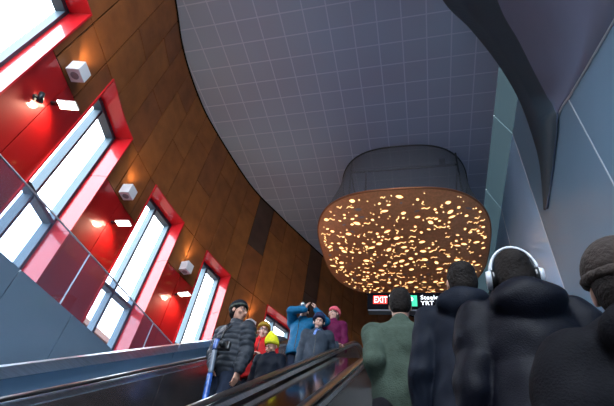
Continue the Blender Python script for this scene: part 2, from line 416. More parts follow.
# ------------------------------------------------------------------ escalators
SL = math.tan(math.radians(30))
def zl(y, off=0):
    a = -1.5+SL*y; b = 3.0; k = .5
    h = max(0, min(1, .5+.5*(b-a)/k)); top = b*(1-h)+a*h-k*h*(1-h)
    a = top; b = -4.6; h = max(0, min(1, .5+.5*(a-b)/k)); return b*(1-h)+a*h+k*h*(1-h)+off
def path(x, off, y0=-6.6, y1=9.2, st=.4):
    n = int((y1-y0)/st); return [(x, y0+(y1-y0)*i/n, zl(y0+(y1-y0)*i/n, off)) for i in range(n+1)]
OV = [(.038*math.cos(t), .014*math.sin(t)) for t in np.linspace(0, 2*PI, 14, endpoint=False)]
def handrail(x, parent):
    m = MB(); p = path(x, .95, -6.6, 9.2, .25)
    e = p[-1]; s_ = p[0]
    p = [(x, s_[1]-.38*math.sin(t), s_[2]-.38+.38*math.cos(t)) for t in np.linspace(PI*.9, .15, 8)]+p+[(x, e[1]+.38*math.sin(t), e[2]-.38+.38*math.cos(t)) for t in np.linspace(.15, PI*.9, 8)]
    m.sweep(OV, p); o = m.build('handrail', M['rubber'], parent, True)
    g = MB(); g.sweep([(-.03, -.05), (.03, -.05), (.03, -.018), (-.03, -.018)], p[7:-7]); g.build('handrail_guide', M['steel'], o)
def sheet(x0, x1, o0, o1, y0=-6.6, y1=9.2, gap=1.25, off=.006):
    m = MB(); y = y0
    while y < y1-.01:
        b = min(y+gap, y1); L = [(x0+(x1-x0)/2, yy, zl(yy)) for yy in np.linspace(y+off, b-off, 5)]
        v = []
        for (_, yy, zz) in L: v += [(x0, yy, zz+o0), (x1, yy, zz+o0), (x1, yy, zz+o1), (x0, yy, zz+o1)]
        f = [(i*4+k, i*4+(k+1) % 4, (i+1)*4+(k+1) % 4, (i+1)*4+k) for i in range(4) for k in range(4)]+[(3, 2, 1, 0), (16, 17, 18, 19)]
        m.add(v, f); y = b
    return m
YT0 = .05
def escalator(xl, xr, label, inner):
    r = empty('escalator', ((xl+xr)/2, 0, -1.5)); tag(r, label, 'escalator', )
    def fix(o):
        o.matrix_parent_inverse = Matrix.Translation((-(xl+xr)/2, 0, 1.5)); return o
    for x, s_ in ((xl, 1), (xr, -1)):
        fix(sheet(x+.035*s_, x+.05*s_, .0, .88).build('balustrade_panel', inner, r))
        m = MB(); p = path(x, .95, -6.6, 9.2, .25); e = p[-1]; q = p[0]
        p = [(x, q[1]-.38*math.sin(t), q[2]-.38+.38*math.cos(t)) for t in np.linspace(PI*.9, .15, 8)]+p+[(x, e[1]+.38*math.sin(t), e[2]-.38+.38*math.cos(t)) for t in np.linspace(.15, PI*.9, 8)]
        m.sweep(OV, p); o = fix(m.build('handrail', M['rubber'], r, True))
        g = MB(); g.sweep([(-.035, -.055), (.05, -.055), (.05, -.02), (-.035, -.02)], path(x, .95, -6.6, 9.2, .25))
        fix(g.build('handrail_guide', M['steel'], r))
        fix(sheet(x+.05*s_, x+.10*s_, -.12, .02).build('skirt_board', M['steel'], r))
    a, b = xl+.11, xr-.11; proto = None
    for k in range(-11, 21):
        y0 = YT0+.4*k; z = -1.5+SL*(y0+.2)
        if z > 3.0: break
        if proto is None:
            m = MB(); m.box(a, b, 0, .4, -.05, 0); m.box(a, b, 0, .012, -.231, -.05)
            for i in range(24):
                x = a+(b-a)*(i+.5)/24; m.box(x-.008, x+.008, .01, .39, 0, .008)
            proto = m.build('step', M['step'], r); o = proto
        else: o = proto.copy(); C.objects.link(o); o.parent = r
        fix(o); o.location = (0, y0, z)
    return r
XD0, XD1, XU0, XU1 = -2.29, -1.17, -.62, .72
escalator(XD0, XD1, 'descending escalator at left carrying the people who face the camera', M['steeldark'])
escalator(XU0, XU1, 'ascending escalator at right carrying the people seen from behind', mat('balustrade_painted_shade', (.02, .024, .03), .2))  # shade on this balustrade is put into its dark colour
dk = sheet(XD1-.03, XU0+.03, .80, .865, gap=99).build('escalator_deck', M['deck'])
tag(dk, 'polished dark metal deck between the handrails of the two escalators', 'deck')
cpn = sheet(-2.80, -2.70, 1.0, 1.09, gap=3.6); o = cpn.build('trim_2', M['steel']); struct(o)
low = sheet(-2.78, -2.74, .3, 1.0, gap=3.6); struct(low.build('wall_escalator_side', M['bluepanel']))
m = sheet(-2.74, XD0-.02, .80, .83, gap=99); struct(m.build('trim_3', M['bluepanel']))
m = sheet(-2.80, -2.76, -3.5, .3, gap=3.6); m.build('wall_backing', M['bluepanel'], bpy.data.objects['wall_escalator_side'])
m = sheet(XU1+.03, XU1+.5, .8, .86, gap=3.6).build('trim_4', M['bluepanel']); struct(m)

# ------------------------------------------------------------------ lantern hanging from the ceiling
def ring(cx, cy, hx, hy, n=96, e=2.9):
    out = []
    for i in range(n):
        t = 2*PI*i/n; c, s_ = math.cos(t), math.sin(t)
        out.append((cx+hx*math.copysign(abs(c)**(2/e), c), cy+hy*math.copysign(abs(s_)**(2/e), s_)))
    return out
PC = (-.42, 11.2); ZP = 8.8
ld = empty('lantern', (PC[0], PC[1], ZP)); tag(ld, 'large rounded copper lantern with glowing leaf cut-outs hanging under a dark mesh skirt', 'lantern')
NR = 96
def dome(u):                                   # u 0 at the rim .. 1 in the middle: depth below the rim
    return -.30*(1-(1-u)**2.6)
HX, HY = 2.64, 2.72
def pod_pt(a, b):                              # a,b in -1..1 on the superellipse disc
    rr = (abs(a)**2.9+abs(b)**2.9)**(1/2.9); return (a*HX, b*HY, dome(max(0, 1-rr)))
v = []; f = []
us = [0, .01, .03, .06, .1, .16, .25, .4, .6, .8]
base = ring(0, 0, 1, 1, NR)
for u in us:
    for a, b in base: v.append(pod_pt(a*(1-u), b*(1-u)))
v.append((0, 0, dome(1)))
for i in range(len(us)-1):
    for k in range(NR): f.append((i*NR+k, i*NR+(k+1) % NR, (i+1)*NR+(k+1) % NR, (i+1)*NR+k))
for k in range(NR): f.append(((len(us)-1)*NR+k, (len(us)-1)*NR+(k+1) % NR, len(v)-1))
fm = [0]*len(f)
# punched shapes: leaves, twigs, squares, dots - laid 6 mm under the copper, following its curve
rp = random.Random(11)
def shape(pts, mi):
    n0 = len(v)
    for a, b in pts:
        if abs(a)**2.9+abs(b)**2.9 > .93: 
            del v[n0:]; return
        x, y, z = pod_pt(a, b); v.append((x, y, z-.008))
    f.append(tuple(range(n0, len(v)))); fm.append(mi)
def leaf(x, y, L, Wd, ang, mi):
    pts = []
    for t in np.linspace(0, 1, 6): pts.append((L*(t-.5), Wd*math.sin(PI*t)**.8))
    for t in np.linspace(1, 0, 6)[1:-1]: pts.append((L*(t-.5), -Wd*math.sin(PI*t)**.8))
    c, s_ = math.cos(ang), math.sin(ang); shape([((x+p*c-q*s_)/HX, (y+p*s_+q*c)/HY) for p, q in pts], mi)
def twig(x, y, L, ang, bend, mi=1):
    w_ = .012; n = 7; up = []; dn = []
    for i in range(n):
        t = i/(n-1)-.5; cx_ = L*t; cy_ = bend*math.cos(PI*t)+.02*math.sin(9*t)
        up.append((cx_, cy_+w_)); dn.append((cx_, cy_-w_))
    c, s_ = math.cos(ang), math.sin(ang)
    for i in range(n-1):
        q4 = [up[i], up[i+1], dn[i+1], dn[i]]
        shape([((x+p*c-q*s_)/HX, (y+p*s_+q*c)/HY) for p, q in q4], mi)
placed = []
def free(x, y, r):
    for a, b, c in placed:
        if (a-x)**2+(b-y)**2 < (r+c)**2: return False
    placed.append((x, y, r)); return True
for kind, cnt in (('leaf', 95), ('mid', 130), ('twig', 105), ('dot', 170)):
    for _ in range(cnt):
        for tr_ in range(12):
            x, y = rp.uniform(-1, 1)*HX*.95, rp.uniform(-1, 1)*HY*.95
            dns = .35+.65*abs(math.sin(y*4.6+.4))
            if rp.random() > dns: continue
            R = {'leaf': .09, 'mid': .055, 'twig': .07, 'dot': .03}[kind]
            if free(x, y, R): break
        else: continue
        ang = rp.gauss(0, .5)
        if kind == 'leaf': leaf(x, y, rp.uniform(.13, .24), rp.uniform(.03, .06), ang, 2 if rp.random() < .12 else 1)
        elif kind == 'mid': leaf(x, y, rp.uniform(.07, .13), rp.uniform(.022, .045), ang, 2 if rp.random() < .06 else 1)
        elif kind == 'twig': twig(x, y, rp.uniform(.12, .24), rp.choice([0, 0, PI/2, ang]), rp.uniform(-.06, .06))
        else: leaf(x, y, rp.uniform(.03, .055), rp.uniform(.012, .024), ang, 1)
mk('copper_panel', v, f, mats=[M['copper'], M['cutglow'], M['cutdull']], fm=fm, parent=ld, smooth=False)
rim = MB(); rim.tube([(a*HX, b*HY, .04) for a, b in base], .04, 10, close=True); rim.build('rim', M['copper_edge'], ld, True)
TC = (.12, -.02)
def skirt_ring(t):
    hx = HX*(1-t)+2.12*t+.12*math.sin(PI*t)*-1; hy = HY*(1-t)+2.5*t
    return [(a*hx+TC[0]*t, b*hy+TC[1]*t, .1+(H-ZP-.1)*t) for a, b in base]
v = []; f = []; T_ = np.linspace(0, 1, 12)
for t in T_: v += skirt_ring(t)
for i in range(len(T_)-1):
    for k in range(NR): f.append((i*NR+k, i*NR+(k+1) % NR, (i+1)*NR+(k+1) % NR, (i+1)*NR+k))
mk('mesh_skirt', v, f, M['scrim'], ld, True)
fr = MB(); fr.tube(skirt_ring(1.0), .035, 8, close=True)
fr.build('ceiling_ring', M['darkmetal'], ld, True)
def L_(p): return (p[0]-PC[0], p[1]-PC[1], p[2]-ZP)
fb = MB(); A0 = L_((-1.9, 9.15, 10.45)); B0 = L_((1.4, 9.15, 10.45)); fb.tube([A0, B0], .045); 
fb.tube([L_((-1.9, 13.3, 10.45)), L_((1.4, 13.3, 10.45))], .04)
fb.tube([A0, L_((-1.9, 13.3, 10.45))], .03); fb.tube([B0, L_((1.4, 13.3, 10.45))], .03)
for x, y in ((-1.9, 9.15), (-1.4, 9.15), (1.4, 9.15), (-1.9, 13.3), (1.4, 13.3)):
    fb.tube([L_((x, y, 10.45)), L_((x, y, 8.8))], .035)
    if x != -1.4: fb.tube([L_((x, y, 10.45)), L_((x, y, 11))], .03)
fb.build('inner_frame', M['darkmetal'], ld)
jb = MB(); q = L_((.95, 9.05, 10.5)); jb.box(q[0]-.09, q[0]+.09, q[1]-.05, q[1]+.05, q[2]-.12, q[2]+.12); jb.build('junction_box', M['darkmetal'], ld)

# ------------------------------------------------------------------ wall lights
def placed_on_wall(s_, z, rz=0):
    p, n, t = frame_s(s_); return Vector((p[0], p[1], z)), math.atan2(n[1], n[0])
def sconce(s_, z, label):
    P, a = placed_on_wall(s_, z)
    r = empty('wall_sconce', P, a+PI)          # local +x points into the room
    tag(r, label, 'wall lamp', 'white cube lamps on the rusty panels')
    m = MB(); m.box(.04, .28, -.13, .13, -.13, .13); m.build('housing', M['white'], r, bevel=.008)
    m = MB(); m.box(0, .05, -.05, .05, -.06, .06); m.build('wall_bracket', M['white'], r)
    m = MB(); m.tube([(.16, 0, -.136), (.16, 0, -.129)], .07, 20); m.build('speaker_grille', M['grill'], r)
    m = MB(); m.box(.08, .22, -.07, .07, .13, .133); m.build('lens', M['lampglow'], r)
    l = bpy.data.lights.new('lamp', 'SPOT'); l.energy = 70; l.color = (1, .72, .42); l.spot_size = 1.5; l.spot_blend = .7; l.shadow_soft_size = .05
    o = bpy.data.objects.new('lamp', l); C.objects.link(o); o.parent = r; o.location = (.13, 0, .14); o.rotation_euler = (0, PI+.12, 0)
def downlight(s_, z, label):
    P, a = placed_on_wall(s_, z)
    r = empty('wall_downlight', P, a+PI); tag(r, label, 'wall lamp', 'flat white downlights on the wall')
    m = MB(); m.box(.13, .45, -.085, .085, .0, .03); m.build('housing', M['white'], r, bevel=.006)
    m = MB(); m.box(0, .14, -.03, .03, .01, .045); m.build('arm', M['darkmetal'], r)
    m = MB(); m.box(.14, .44, -.075, .075, -.004, .0); m.build('lens', M['lampglow'], r)
    l = bpy.data.lights.new('lamp', 'SPOT'); l.energy = 38; l.color = (1, .8, .55); l.spot_size = 2.3; l.spot_blend = .9; l.shadow_soft_size = .08
    o = bpy.data.objects.new('lamp', l); C.objects.link(o); o.parent = r; o.location = (.3, 0, -.02); o.rotation_euler = (0, .45, 0)
WH = ['nearest the camera, beside the topmost window', 'between the second and third windows', 'between the third and fourth windows', 'past the man in black puffer jacket']
for s_, wh in zip((2.12, 5.05, 7.93, 11.1), WH): sconce(S0+s_, 6.1, 'white cube wall lamp on rusty steel panels, '+wh)
for s_, wh in zip((2.3, 5.26, 8.08), WH): downlight(S0+s_, 5.36, 'flat lit downlight bracketed off a red panel, '+wh)
P, a = placed_on_wall(S0+2.02, 5.12)
sp = empty('wall_spotlight', P, a+PI); tag(sp, 'small swivelling grey metal spotlight on the red panel at upper left', 'spotlight')
m = MB(); m.tube([(0, 0, 0), (.02, 0, 0)], .05, 16); m.build('mounting_plate', M['darkmetal'], sp)
m = MB(); m.tube([(.02, 0, 0), (.08, 0, .0)], .014, 10); m.build('stem', M['darkmetal'], sp)
m = MB(); m.tube([(.1, -.035, .08), (.1, .035, -.07)], [.04, .05], 16); m.build('lamp_head', M['darkmetal'], sp, True)

# ------------------------------------------------------------------ hanging sign
YS = 8.95
sg = empty('hanging_sign', (0, YS, 5.2)); tag(sg, 'long black overhead sign with a red exit panel and green parking symbol', 'sign')
m = MB(); m.box(-1.19, 1.4, 0, .22, .1, .54); m.build('sign_box', M['signbox'], sg, bevel=.01)
m = MB(); m.box(-1.17, 1.38, .02, .2, .06, .1); m.build('sign_underside', mat('grey_sign_tray', (.1, .11, .13), .5), sg)
for x in (.25, 1.2):
    m = MB(); m.tube([(x, .11, .07), (x, .11, -2.2)], .045, 12); m.build('post', M['darkmetal'], sg)
def plate(name, x0, x1, z0, z1, m_, d=.012):
    mb = MB(); mb.box(x0, x1, -d, .002, z0, z1); return mb.build(name, m_, sg)
plate('exit_panel', -1.05, -.72, .235, .455, M['signred'])
plate('pictogram_panel', -.67, -.38, .2, .47, M['signwhite'])
plate('parking_panel', -.33, -.03, .17, .455, M['signgreen'])
def text(name, s_, x, z, size, m_, sx=1.0, dy=-.016):
    c = bpy.data.curves.new(name, 'FONT'); c.body = s_; c.size = size; c.extrude = .002; c.offset = .0015; c.space_character = 1.06
    o = bpy.data.objects.new(name, c); C.objects.link(o)
    bpy.context.view_layer.update(); dg = bpy.context.evaluated_depsgraph_get()
    me = bpy.data.meshes.new_from_object(o.evaluated_get(dg)); bpy.data.objects.remove(o)
    for vv in me.vertices: vv.co = Vector((vv.co.x*sx+x, dy-vv.co.z, vv.co.y+z))
    me.materials.clear(); me.materials.append(m_)
    o = bpy.data.objects.new(name, me); C.objects.link(o); o.parent = sg; return o
text('exit_lettering', 'EXIT', -1.035, .26, .235, M['signwhite'], .64)
text('parking_letter', 'P', -.25, .21, .29, M['signwhite'], .9)
for wd, x, z in (('Steeles', .05, .345), ('Ave', .70, .345), ('YRT', .05, .195), ('Bus', .40, .195), ('Terminal', .74, .195)): text('lettering', wd, x, z, .155, M['signwhite'])
mb = MB(); mb.tube([(-.525, -.015, .41), (-.525, -.018, .41)], .03, 12); mb.box(-.555, -.495, -.02, -.012, .28, .38); mb.box(-.55, -.53, -.02, -.012, .21, .28); mb.box(-.52, -.50, -.02, -.012, .21, .28)
mb.build('pictogram', M['signbox'], sg)

# ------------------------------------------------------------------ outside: low brick building and hoarding seen through the windows
def far_building(x0, x1, y0, y1, z1, label):
    b = empty('far_building', ((x0+x1)/2, (y0+y1)/2, -4.85)); tag(b, label, 'building')
    hx, hy, hz = (x1-x0)/2, (y1-y0)/2, z1+4.85
    m = MB(); m.box(-hx, hx, -hy, hy, 0, hz); m.build('walls', M['brickfar'], b)
    m = MB(); m.box(-hx-.3, hx+.3, -hy-.3, hy+.3, hz, hz+.5); m.build('parapet', M['brickfar'], b)
    for i in range(int(hz//3.5)):
        for k in range(int(2*hy//4)):
            m = MB(); y = -hy+2+k*4; m.box(hx, hx+.05, y-.8, y+.8, 1+i*3.5, 2.8+i*3.5); m.build('window', M['aludark'], b)
far_building(-40, -30, 24, 44, 16.2, 'brown brick building outside, seen low through the third window')
#PEOPLE
# ------------------------------------------------------------------ figures: smooth distance fields turned into continuous skins
VZ = np.array([0, 0, 1.])
def V(*a): return np.array(a, float)
def frame(z, x=None):
    z = nrm(z); x = V(1, 0, 0) if x is None else np.array(x, float); x = x-z*x.dot(z)
    if np.linalg.norm(x) < 1e-3: x = V(0, 1, 0)-z*z[1]
    x = nrm(x); return np.stack([x, np.cross(z, x), z], 1)       # columns are axes
def rotm(yaw=0, pitch=0, roll=0):
    return np.array(Matrix.Rotation(yaw, 3, 'Z') @ Matrix.Rotation(pitch, 3, 'X') @ Matrix.Rotation(roll, 3, 'Y'))
class Field:
    def __init__(s): s.p = []
    def cone(s, a, b, ra, rb=None, k=.03, q=None, op='+'): s.p.append(('c', V(*a), V(*b), ra, ra if rb is None else rb, k, q, op)); return s
    def ell(s, c, r, R=None, k=.03, q=None, op='+'): s.p.append(('e', V(*c), V(*r), np.eye(3) if R is None else R, None, k, q, op)); return s
    def chain(s, pts, rs, k=.02, q=None):
        for i in range(len(pts)-1): s.cone(pts[i], pts[i+1], rs[i], rs[i+1], k, q)
        return s
    def mesh(s, h=.01, cuts=(), wr=0, seed=0, scale=1.0):
        lo = np.full(3, 1e9); hi = -lo; B = []
        for t, a, b, c, d, k, q, op in s.p:
            if t == 'c': r = max(c, d); l = np.minimum(a, b)-r; u = np.maximum(a, b)+r
            else: r = np.abs(c)@b; l = a-r; u = a+r
            e = .035+k; B.append((l-e, u+e)); lo = np.minimum(lo, l); hi = np.maximum(hi, u)
        lo = lo-.04; hi = hi+.04; N = np.ceil((hi-lo)/h).astype(int)+1
        G = np.full(N, .06, 'f4'); ax = [lo[i]+h*np.arange(N[i]) for i in range(3)]
        for (t, a, b, c, d, k, q, op), (l, u) in zip(s.p, B):
            i0 = np.clip(((l-lo)/h).astype(int), 0, N-1); i1 = np.clip(((u-lo)/h).astype(int)+2, 1, N)
            sl = tuple(slice(i0[i], i1[i]) for i in range(3))
            X, Y, Z = np.meshgrid(*[ax[i][sl[i]] for i in range(3)], indexing='ij')
            if t == 'c':
                ba = b-a; L2 = max(ba@ba, 1e-9)
                tt = np.clip(((X-a[0])*ba[0]+(Y-a[1])*ba[1]+(Z-a[2])*ba[2])/L2, 0, 1)
                D = np.sqrt((X-a[0]-tt*ba[0])**2+(Y-a[1]-tt*ba[1])**2+(Z-a[2]-tt*ba[2])**2)-(c+(d-c)*tt)
                if q: D = D-q[1]*(np.abs(np.sin(PI*tt*math.sqrt(L2)/q[0]))**.6-.5)
            else:
                P = np.stack([X-a[0], Y-a[1], Z-a[2]], -1)@c
                k0 = np.sqrt(((P/b)**2).sum(-1))+1e-9; k1 = np.sqrt(((P/b**2).clip(-1e6, 1e6)**2).sum(-1))+1e-9
                D = k0*(k0-1)/k1
                D = np.where(k0 < .3, -min(b)*.7, D)
                if q: D = D-q[1]*(np.abs(np.sin(PI*Z/q[0]))**.6-.5)
            g = G[sl]
            if op == '+':
                hh = np.clip(.5+.5*(g-D)/k, 0, 1); G[sl] = g*(1-hh)+D*hh-k*hh*(1-hh)
            else:
                hh = np.clip(.5-.5*(g+D)/k, 0, 1); G[sl] = g*(1-hh)-D*hh+k*hh*(1-hh)
        X, Y, Z = np.meshgrid(*ax, indexing='ij', sparse=True)
        if wr:
            G = G+wr*(np.sin(31*X+5*Z+seed)*np.sin(23*Z+9*Y+seed*2)+.7*np.sin(47*Z-19*X+11*Y+seed)*np.sin(13*X+17*Y)).astype('f4')
        for nrmv, dd in cuts:                     # keep the side where n.p < d
            G = np.maximum(G, (X*nrmv[0]+Y*nrmv[1]+Z*nrmv[2]-dd).astype('f4'))
        return surface_nets(G, lo, h, scale)
def surface_nets(G, lo, h, scale):
    I = G < 0
    n = G.shape; cnt = np.zeros(tuple(x-1 for x in n), 'i4'); pos = np.zeros(cnt.shape+(3,), 'f4')
    act = np.zeros(cnt.shape, bool); c0 = I[:-1, :-1, :-1]
    for dx in (0, 1):
        for dy in (0, 1):
            for dz in (0, 1): act |= (I[dx:n[0]-1+dx, dy:n[1]-1+dy, dz:n[2]-1+dz] != c0)
    A_ = np.argwhere(act); S_ = np.zeros((len(A_), 3)); K = np.zeros(len(A_))
    cor = [(0, 0, 0), (1, 0, 0), (0, 1, 0), (1, 1, 0), (0, 0, 1), (1, 0, 1), (0, 1, 1), (1, 1, 1)]
    for a in range(8):
        for b in range(a+1, 8):
            ca, cb = np.array(cor[a]), np.array(cor[b])
            if np.abs(ca-cb).sum() != 1: continue
            ga = G[tuple((A_+ca).T)]; gb = G[tuple((A_+cb).T)]; m = (ga < 0) != (gb < 0)
            t = ga/(np.where(m, ga-gb, 1)); S_ += np.where(m[:, None], ca+(cb-ca)*t[:, None], 0); K += m
    Vt = (A_+S_/K[:, None])*h+lo
    idx = np.full(cnt.shape, -1, 'i4'); idx[tuple(A_.T)] = np.arange(len(A_)); F = []
    for axn in range(3):
        sa = [slice(1, -1)]*3; sb = [slice(1, -1)]*3
        sa[axn] = slice(0, -1); sb[axn] = slice(1, None)
        p = I[tuple(sa)]; q = I[tuple(sb)]; e = np.argwhere(p != q)
        if not len(e): continue
        fl = p[tuple(e.T)]; o = np.ones(3, int); o[axn] = 0; e = e+o
        u = np.zeros(3, int); v_ = np.zeros(3, int); u[(axn+1) % 3] = 1; v_[(axn+2) % 3] = 1
        qd = np.stack([idx[tuple((e-u-v_).T)], idx[tuple((e-v_).T)], idx[tuple(e.T)], idx[tuple((e-u).T)]], 1)
        qd[~fl] = qd[~fl][:, ::-1]; F.append(qd)
    return Vt*scale, np.vstack(F)
def skin(name, VF, m, parent=None):
    v, f = VF; f = f[(f >= 0).all(1)]
    me = bpy.data.meshes.new(name); me.vertices.add(len(v)); me.vertices.foreach_set('co', v.astype('f4').ravel())
    me.loops.add(len(f)*4); me.loops.foreach_set('vertex_index', f.astype('i4').ravel()); me.polygons.add(len(f))
    me.polygons.foreach_set('loop_start', np.arange(len(f), dtype='i4')*4); me.polygons.foreach_set('use_smooth', np.ones(len(f), bool))
    me.update(calc_edges=True); me.validate(); me.materials.append(m)
    o = bpy.data.objects.new(name, me); C.objects.link(o)
    if parent: o.parent = parent
    return o

def fabric(name, col, rough=.8, **k):
    k.setdefault('noise', .15); k.setdefault('nscale', 30); k.setdefault('spec', .12)
    return mat(name, col, rough, bump=k.pop('bump', .25), bscale=k.pop('bscale', 180), **k)
SKIN = mat('skin', (.5, .27, .19), .5, noise=.06, nscale=20); SKIN2 = mat('fair_skin', (.6, .36, .28), .5, noise=.06, nscale=20)
LIPS = mat('lips', (.42, .14, .12), .4); EYEW = mat('eye_white', (.7, .7, .7), .3); EYED = mat('dark_iris', (.03, .02, .015), .2)
BROW = mat('dark_hair', (.025, .018, .014), .6, bump=.5, bscale=90); SHOE = mat('black_shoe', (.02, .02, .02), .4)

def ik(a, b, l1, l2, hint):
    d = b-a; L = min(np.linalg.norm(d), (l1+l2)*.995); dn = nrm(d); b = a+dn*L
    x = (l1*l1-l2*l2+L*L)/(2*L); hgt = math.sqrt(max(l1*l1-x*x, 1e-6)); hh = np.array(hint, float); hh = nrm(hh-dn*hh.dot(dn))
    return a+dn*x+hh*hgt, b
def hand(F, W, d, n, side, curl=.5, s=1.0):
    """palm and five fingers; d points along the hand, n out of the palm, side +1 when the thumb lies along +d x n"""
    R = frame(d, n); x = R[:, 0]; d = R[:, 2]; t = np.cross(d, x)*side          # x palm normal, t towards the thumb
    for j, o in enumerate((.026, .009, -.009, -.026)): F.cone(W+t*o*.6*s, W+(d*.085+t*o)*s, .014*s, .0115*s, .008)
    L = (.072, .08, .074, .058)
    for j, o in enumerate((.028, .0095, -.0095, -.028)):
        p = W+(d*.085+t*o)*s; ang = 0.0; r = .0092*s
        for k_, seg in enumerate((.45, .3, .25)):
            ang += curl*(.55+.25*k_); q = p+(d*math.cos(ang)+x*math.sin(ang))*L[j]*seg*s
            F.cone(p, q, r, r*.92, .004); p = q; r *= .92
    p = W+(d*.02+t*.028)*s; q = p+nrm(d*.75+t*.7+x*.25)*.04*s; F.cone(p, q, .014*s, .011*s, .008)
    q2 = q+nrm(d*.95+t*.1+x*(.2+.5*curl))*.034*s; F.cone(q, q2, .0105*s, .009*s, .004)
    F.cone(q2, q2+nrm(d*.9-t*.1+x*(.3+.6*curl))*.026*s, .009*s, .008*s, .004)

def person(label, group, base, yaw, Ht, outfit, arms=(None, None), look=(0, 0), lean=0, twist=0, hat=None, hair=None, skinm=None, bulk=1.0, female=False, child=False, h=.01, hem=.78, hood=None, collar=.05, pants=None, quilt=None, face=True, curl=(.5, .5), gloves=None, sleeve=None, feet_dx=.1, wr=.005, headk=1.0, zipm=None):
    """arms: (left, right) world wrist targets with a world hand direction and palm normal, or None to hang"""
    sc = Ht/1.75; ca, sa = math.cos(yaw), math.sin(yaw)
    base = np.array(base, float)
    def loc(p): d = np.array(p, float)-base; return V(ca*d[0]+sa*d[1], -sa*d[0]+ca*d[1], d[2])/sc
    def ldir(p): return V(ca*p[0]+sa*p[1], -sa*p[0]+ca*p[1], p[2])
    hs = headk*(1.2 if child else 1.0)                                   # children have larger heads
    TW = rotm(twist, 0, 0)
    def up(p):                                                    # torso lean about the hips
        q = V(*p); q[2] -= .95; q = np.array(Matrix.Rotation(-lean, 3, 'X'))@(TW@q); q[2] += .95; return q
    sw = .185 if not female else .17
    SH = [up((-sw, 0, 1.41)), up((sw, 0, 1.41))]; HC = up((0, .025, 1.645-(.03 if child else 0))); NK = up((0, -.01, 1.46))
    wr_l = []; el_l = []
    hd = []
    for i in (0, 1):
        sd = -1 if i == 0 else 1
        if arms[i] is None:
            wt = SH[i]+V(sd*.075, .07, -.53); dirn = V(0, .1, -1); pn = V(-sd, 0, 0); hint = V(sd*.3, -1, 0)
        else:
            wt = loc(arms[i][0]); dirn = ldir(arms[i][1]); pn = ldir(arms[i][2]); hint = V(sd*.8, -.3, -.7) if len(arms[i]) < 4 else ldir(arms[i][3])
        e, w_ = ik(SH[i], wt, .29, .26, hint); el_l.append(e); wr_l.append(w_); hd.append((nrm(dirn), nrm(pn), sd))
    HR = rotm(look[0], look[1]); hp = lambda x, y, z: HC+HR@(V(x, y, z)*hs)
    # --- body (one continuous skin)
    F = Field()
    F.ell(up((0, 0, 1.02)), (.155, .105, .16)).ell(up((0, 0, 1.2)), (.15, .1, .2)).ell(up((0, 0, 1.33)), (.165, .105, .13))
    F.cone(SH[0], SH[1], .055, .055, .05).cone(NK, HC+V(0, -.01, -.04), .056, .05, .03)
    hips = [V(-.085, 0, .93), V(.085, 0, .93)]; ank = [V(-feet_dx, -.02, .085), V(feet_dx, -.02, .085)]
    for i in (0, 1):
        kn = (hips[i]+ank[i])/2+V(0, .02, .02)
        F.chain([hips[i], kn, ank[i]], [.082, .052, .035]).cone(ank[i]+V(0, -.02, -.04), ank[i]+V(0, .14, -.05), .036, .028, .03)
        F.chain([SH[i], el_l[i], wr_l[i]], [.05, .036, .025])
        n_ = hd[i]; 
        tdir = np.cross(frame(n_[0], n_[1])[:, 2], frame(n_[0], n_[1])[:, 0])
        hand(F, wr_l[i], n_[0], n_[1], 1 if i == 0 else -1, curl[i])
    F.ell(hp(0, -.012, .035), (.075, .095, .09), HR, .02).ell(hp(0, .018, -.045), (.058, .066, .072), HR, .03).ell(hp(0, .045, -.088), (.028, .026, .022), HR, .02)
    F.ell(hp(0, .073, .022), (.052, .018, .014), HR, .018)
    if face:
        for x in (-.031, .031): F.ell(hp(x, .103, .0), (.018, .014, .009), HR, .014, op='-')
        F.cone(hp(0, .082, .0), hp(0, .107, -.034), .009, .0135, .012).ell(hp(-.012, .094, -.038), (.009, .009, .007), HR, .006).ell(hp(.012, .094, -.038), (.009, .009, .007), HR, .006)
        F.ell(hp(0, .083, -.064), (.023, .013, .009), HR, .008)
        for x in (-.045, .045): F.ell(hp(x, .06, -.03), (.02, .02, .02), HR, .02)
    for x in (-.077, .077): F.ell(hp(x, -.012, -.008), (.009, .019, .032), HR, .008)
    body = skin('person', F.mesh(.0085, scale=sc), skinm or SKIN)
    body.location = base; body.rotation_euler = (0, 0, yaw); tag(body, label, 'person', group)
    # --- face details
    if face:
        def blob(name, pts, m):
            b = MB()
            for c, r in pts:
                vs = []; fs = []
                for a in range(7):
                    for q in range(10):
                        th = PI*a/6; ph = 2*PI*q/10
                        vs.append(tuple((hp(c[0]+r[0]*math.sin(th)*math.cos(ph), c[1]+r[1]*math.cos(th), c[2]+r[2]*math.sin(th)*math.sin(ph)))*sc))
                for a in range(6):
                    for q in range(10): fs.append((a*10+q, a*10+(q+1) % 10, (a+1)*10+(q+1) % 10, (a+1)*10+q))
                b.add(vs, fs)
            return b.build(name, m, body, True)
        for x in (-.031, .031):
            e = blob('eye', [((x, .084, 0), (.0115, .0095, .0055))], EYEW); blob('iris', [((x, .0925, 0), (.0042, .0018, .0045))], EYED)
            blob('eyebrow', [((x, .092, .021), (.018, .006, .0035))], BROW)
        blob('lips', [((0, .093, -.061), (.02, .006, .0035)), ((0, .093, -.068), (.017, .006, .004))], LIPS)
    # --- clothes
    t = .022*bulk+.008; J = Field(); q1 = quilt; q2 = quilt
    J.ell(up((0, 0, 1.02)), (.165+t, .115+t, .2), None, .05, q1).ell(up((0, .0, 1.2)), (.158+t, .11+t, .22), None, .06, q1).ell(up((0, 0, 1.33)), (.17+t, .115+t, .15), None, .05, q1)
    J.cone(up((0, 0, hem)), up((0, 0, 1.0)), .13+t, .13+t, .06, q2) if hem < .84 else None
    if hem < .84: J.ell(up((0, 0, hem+.06)), (.18+t, .125+t, .2), None, .05, q1)
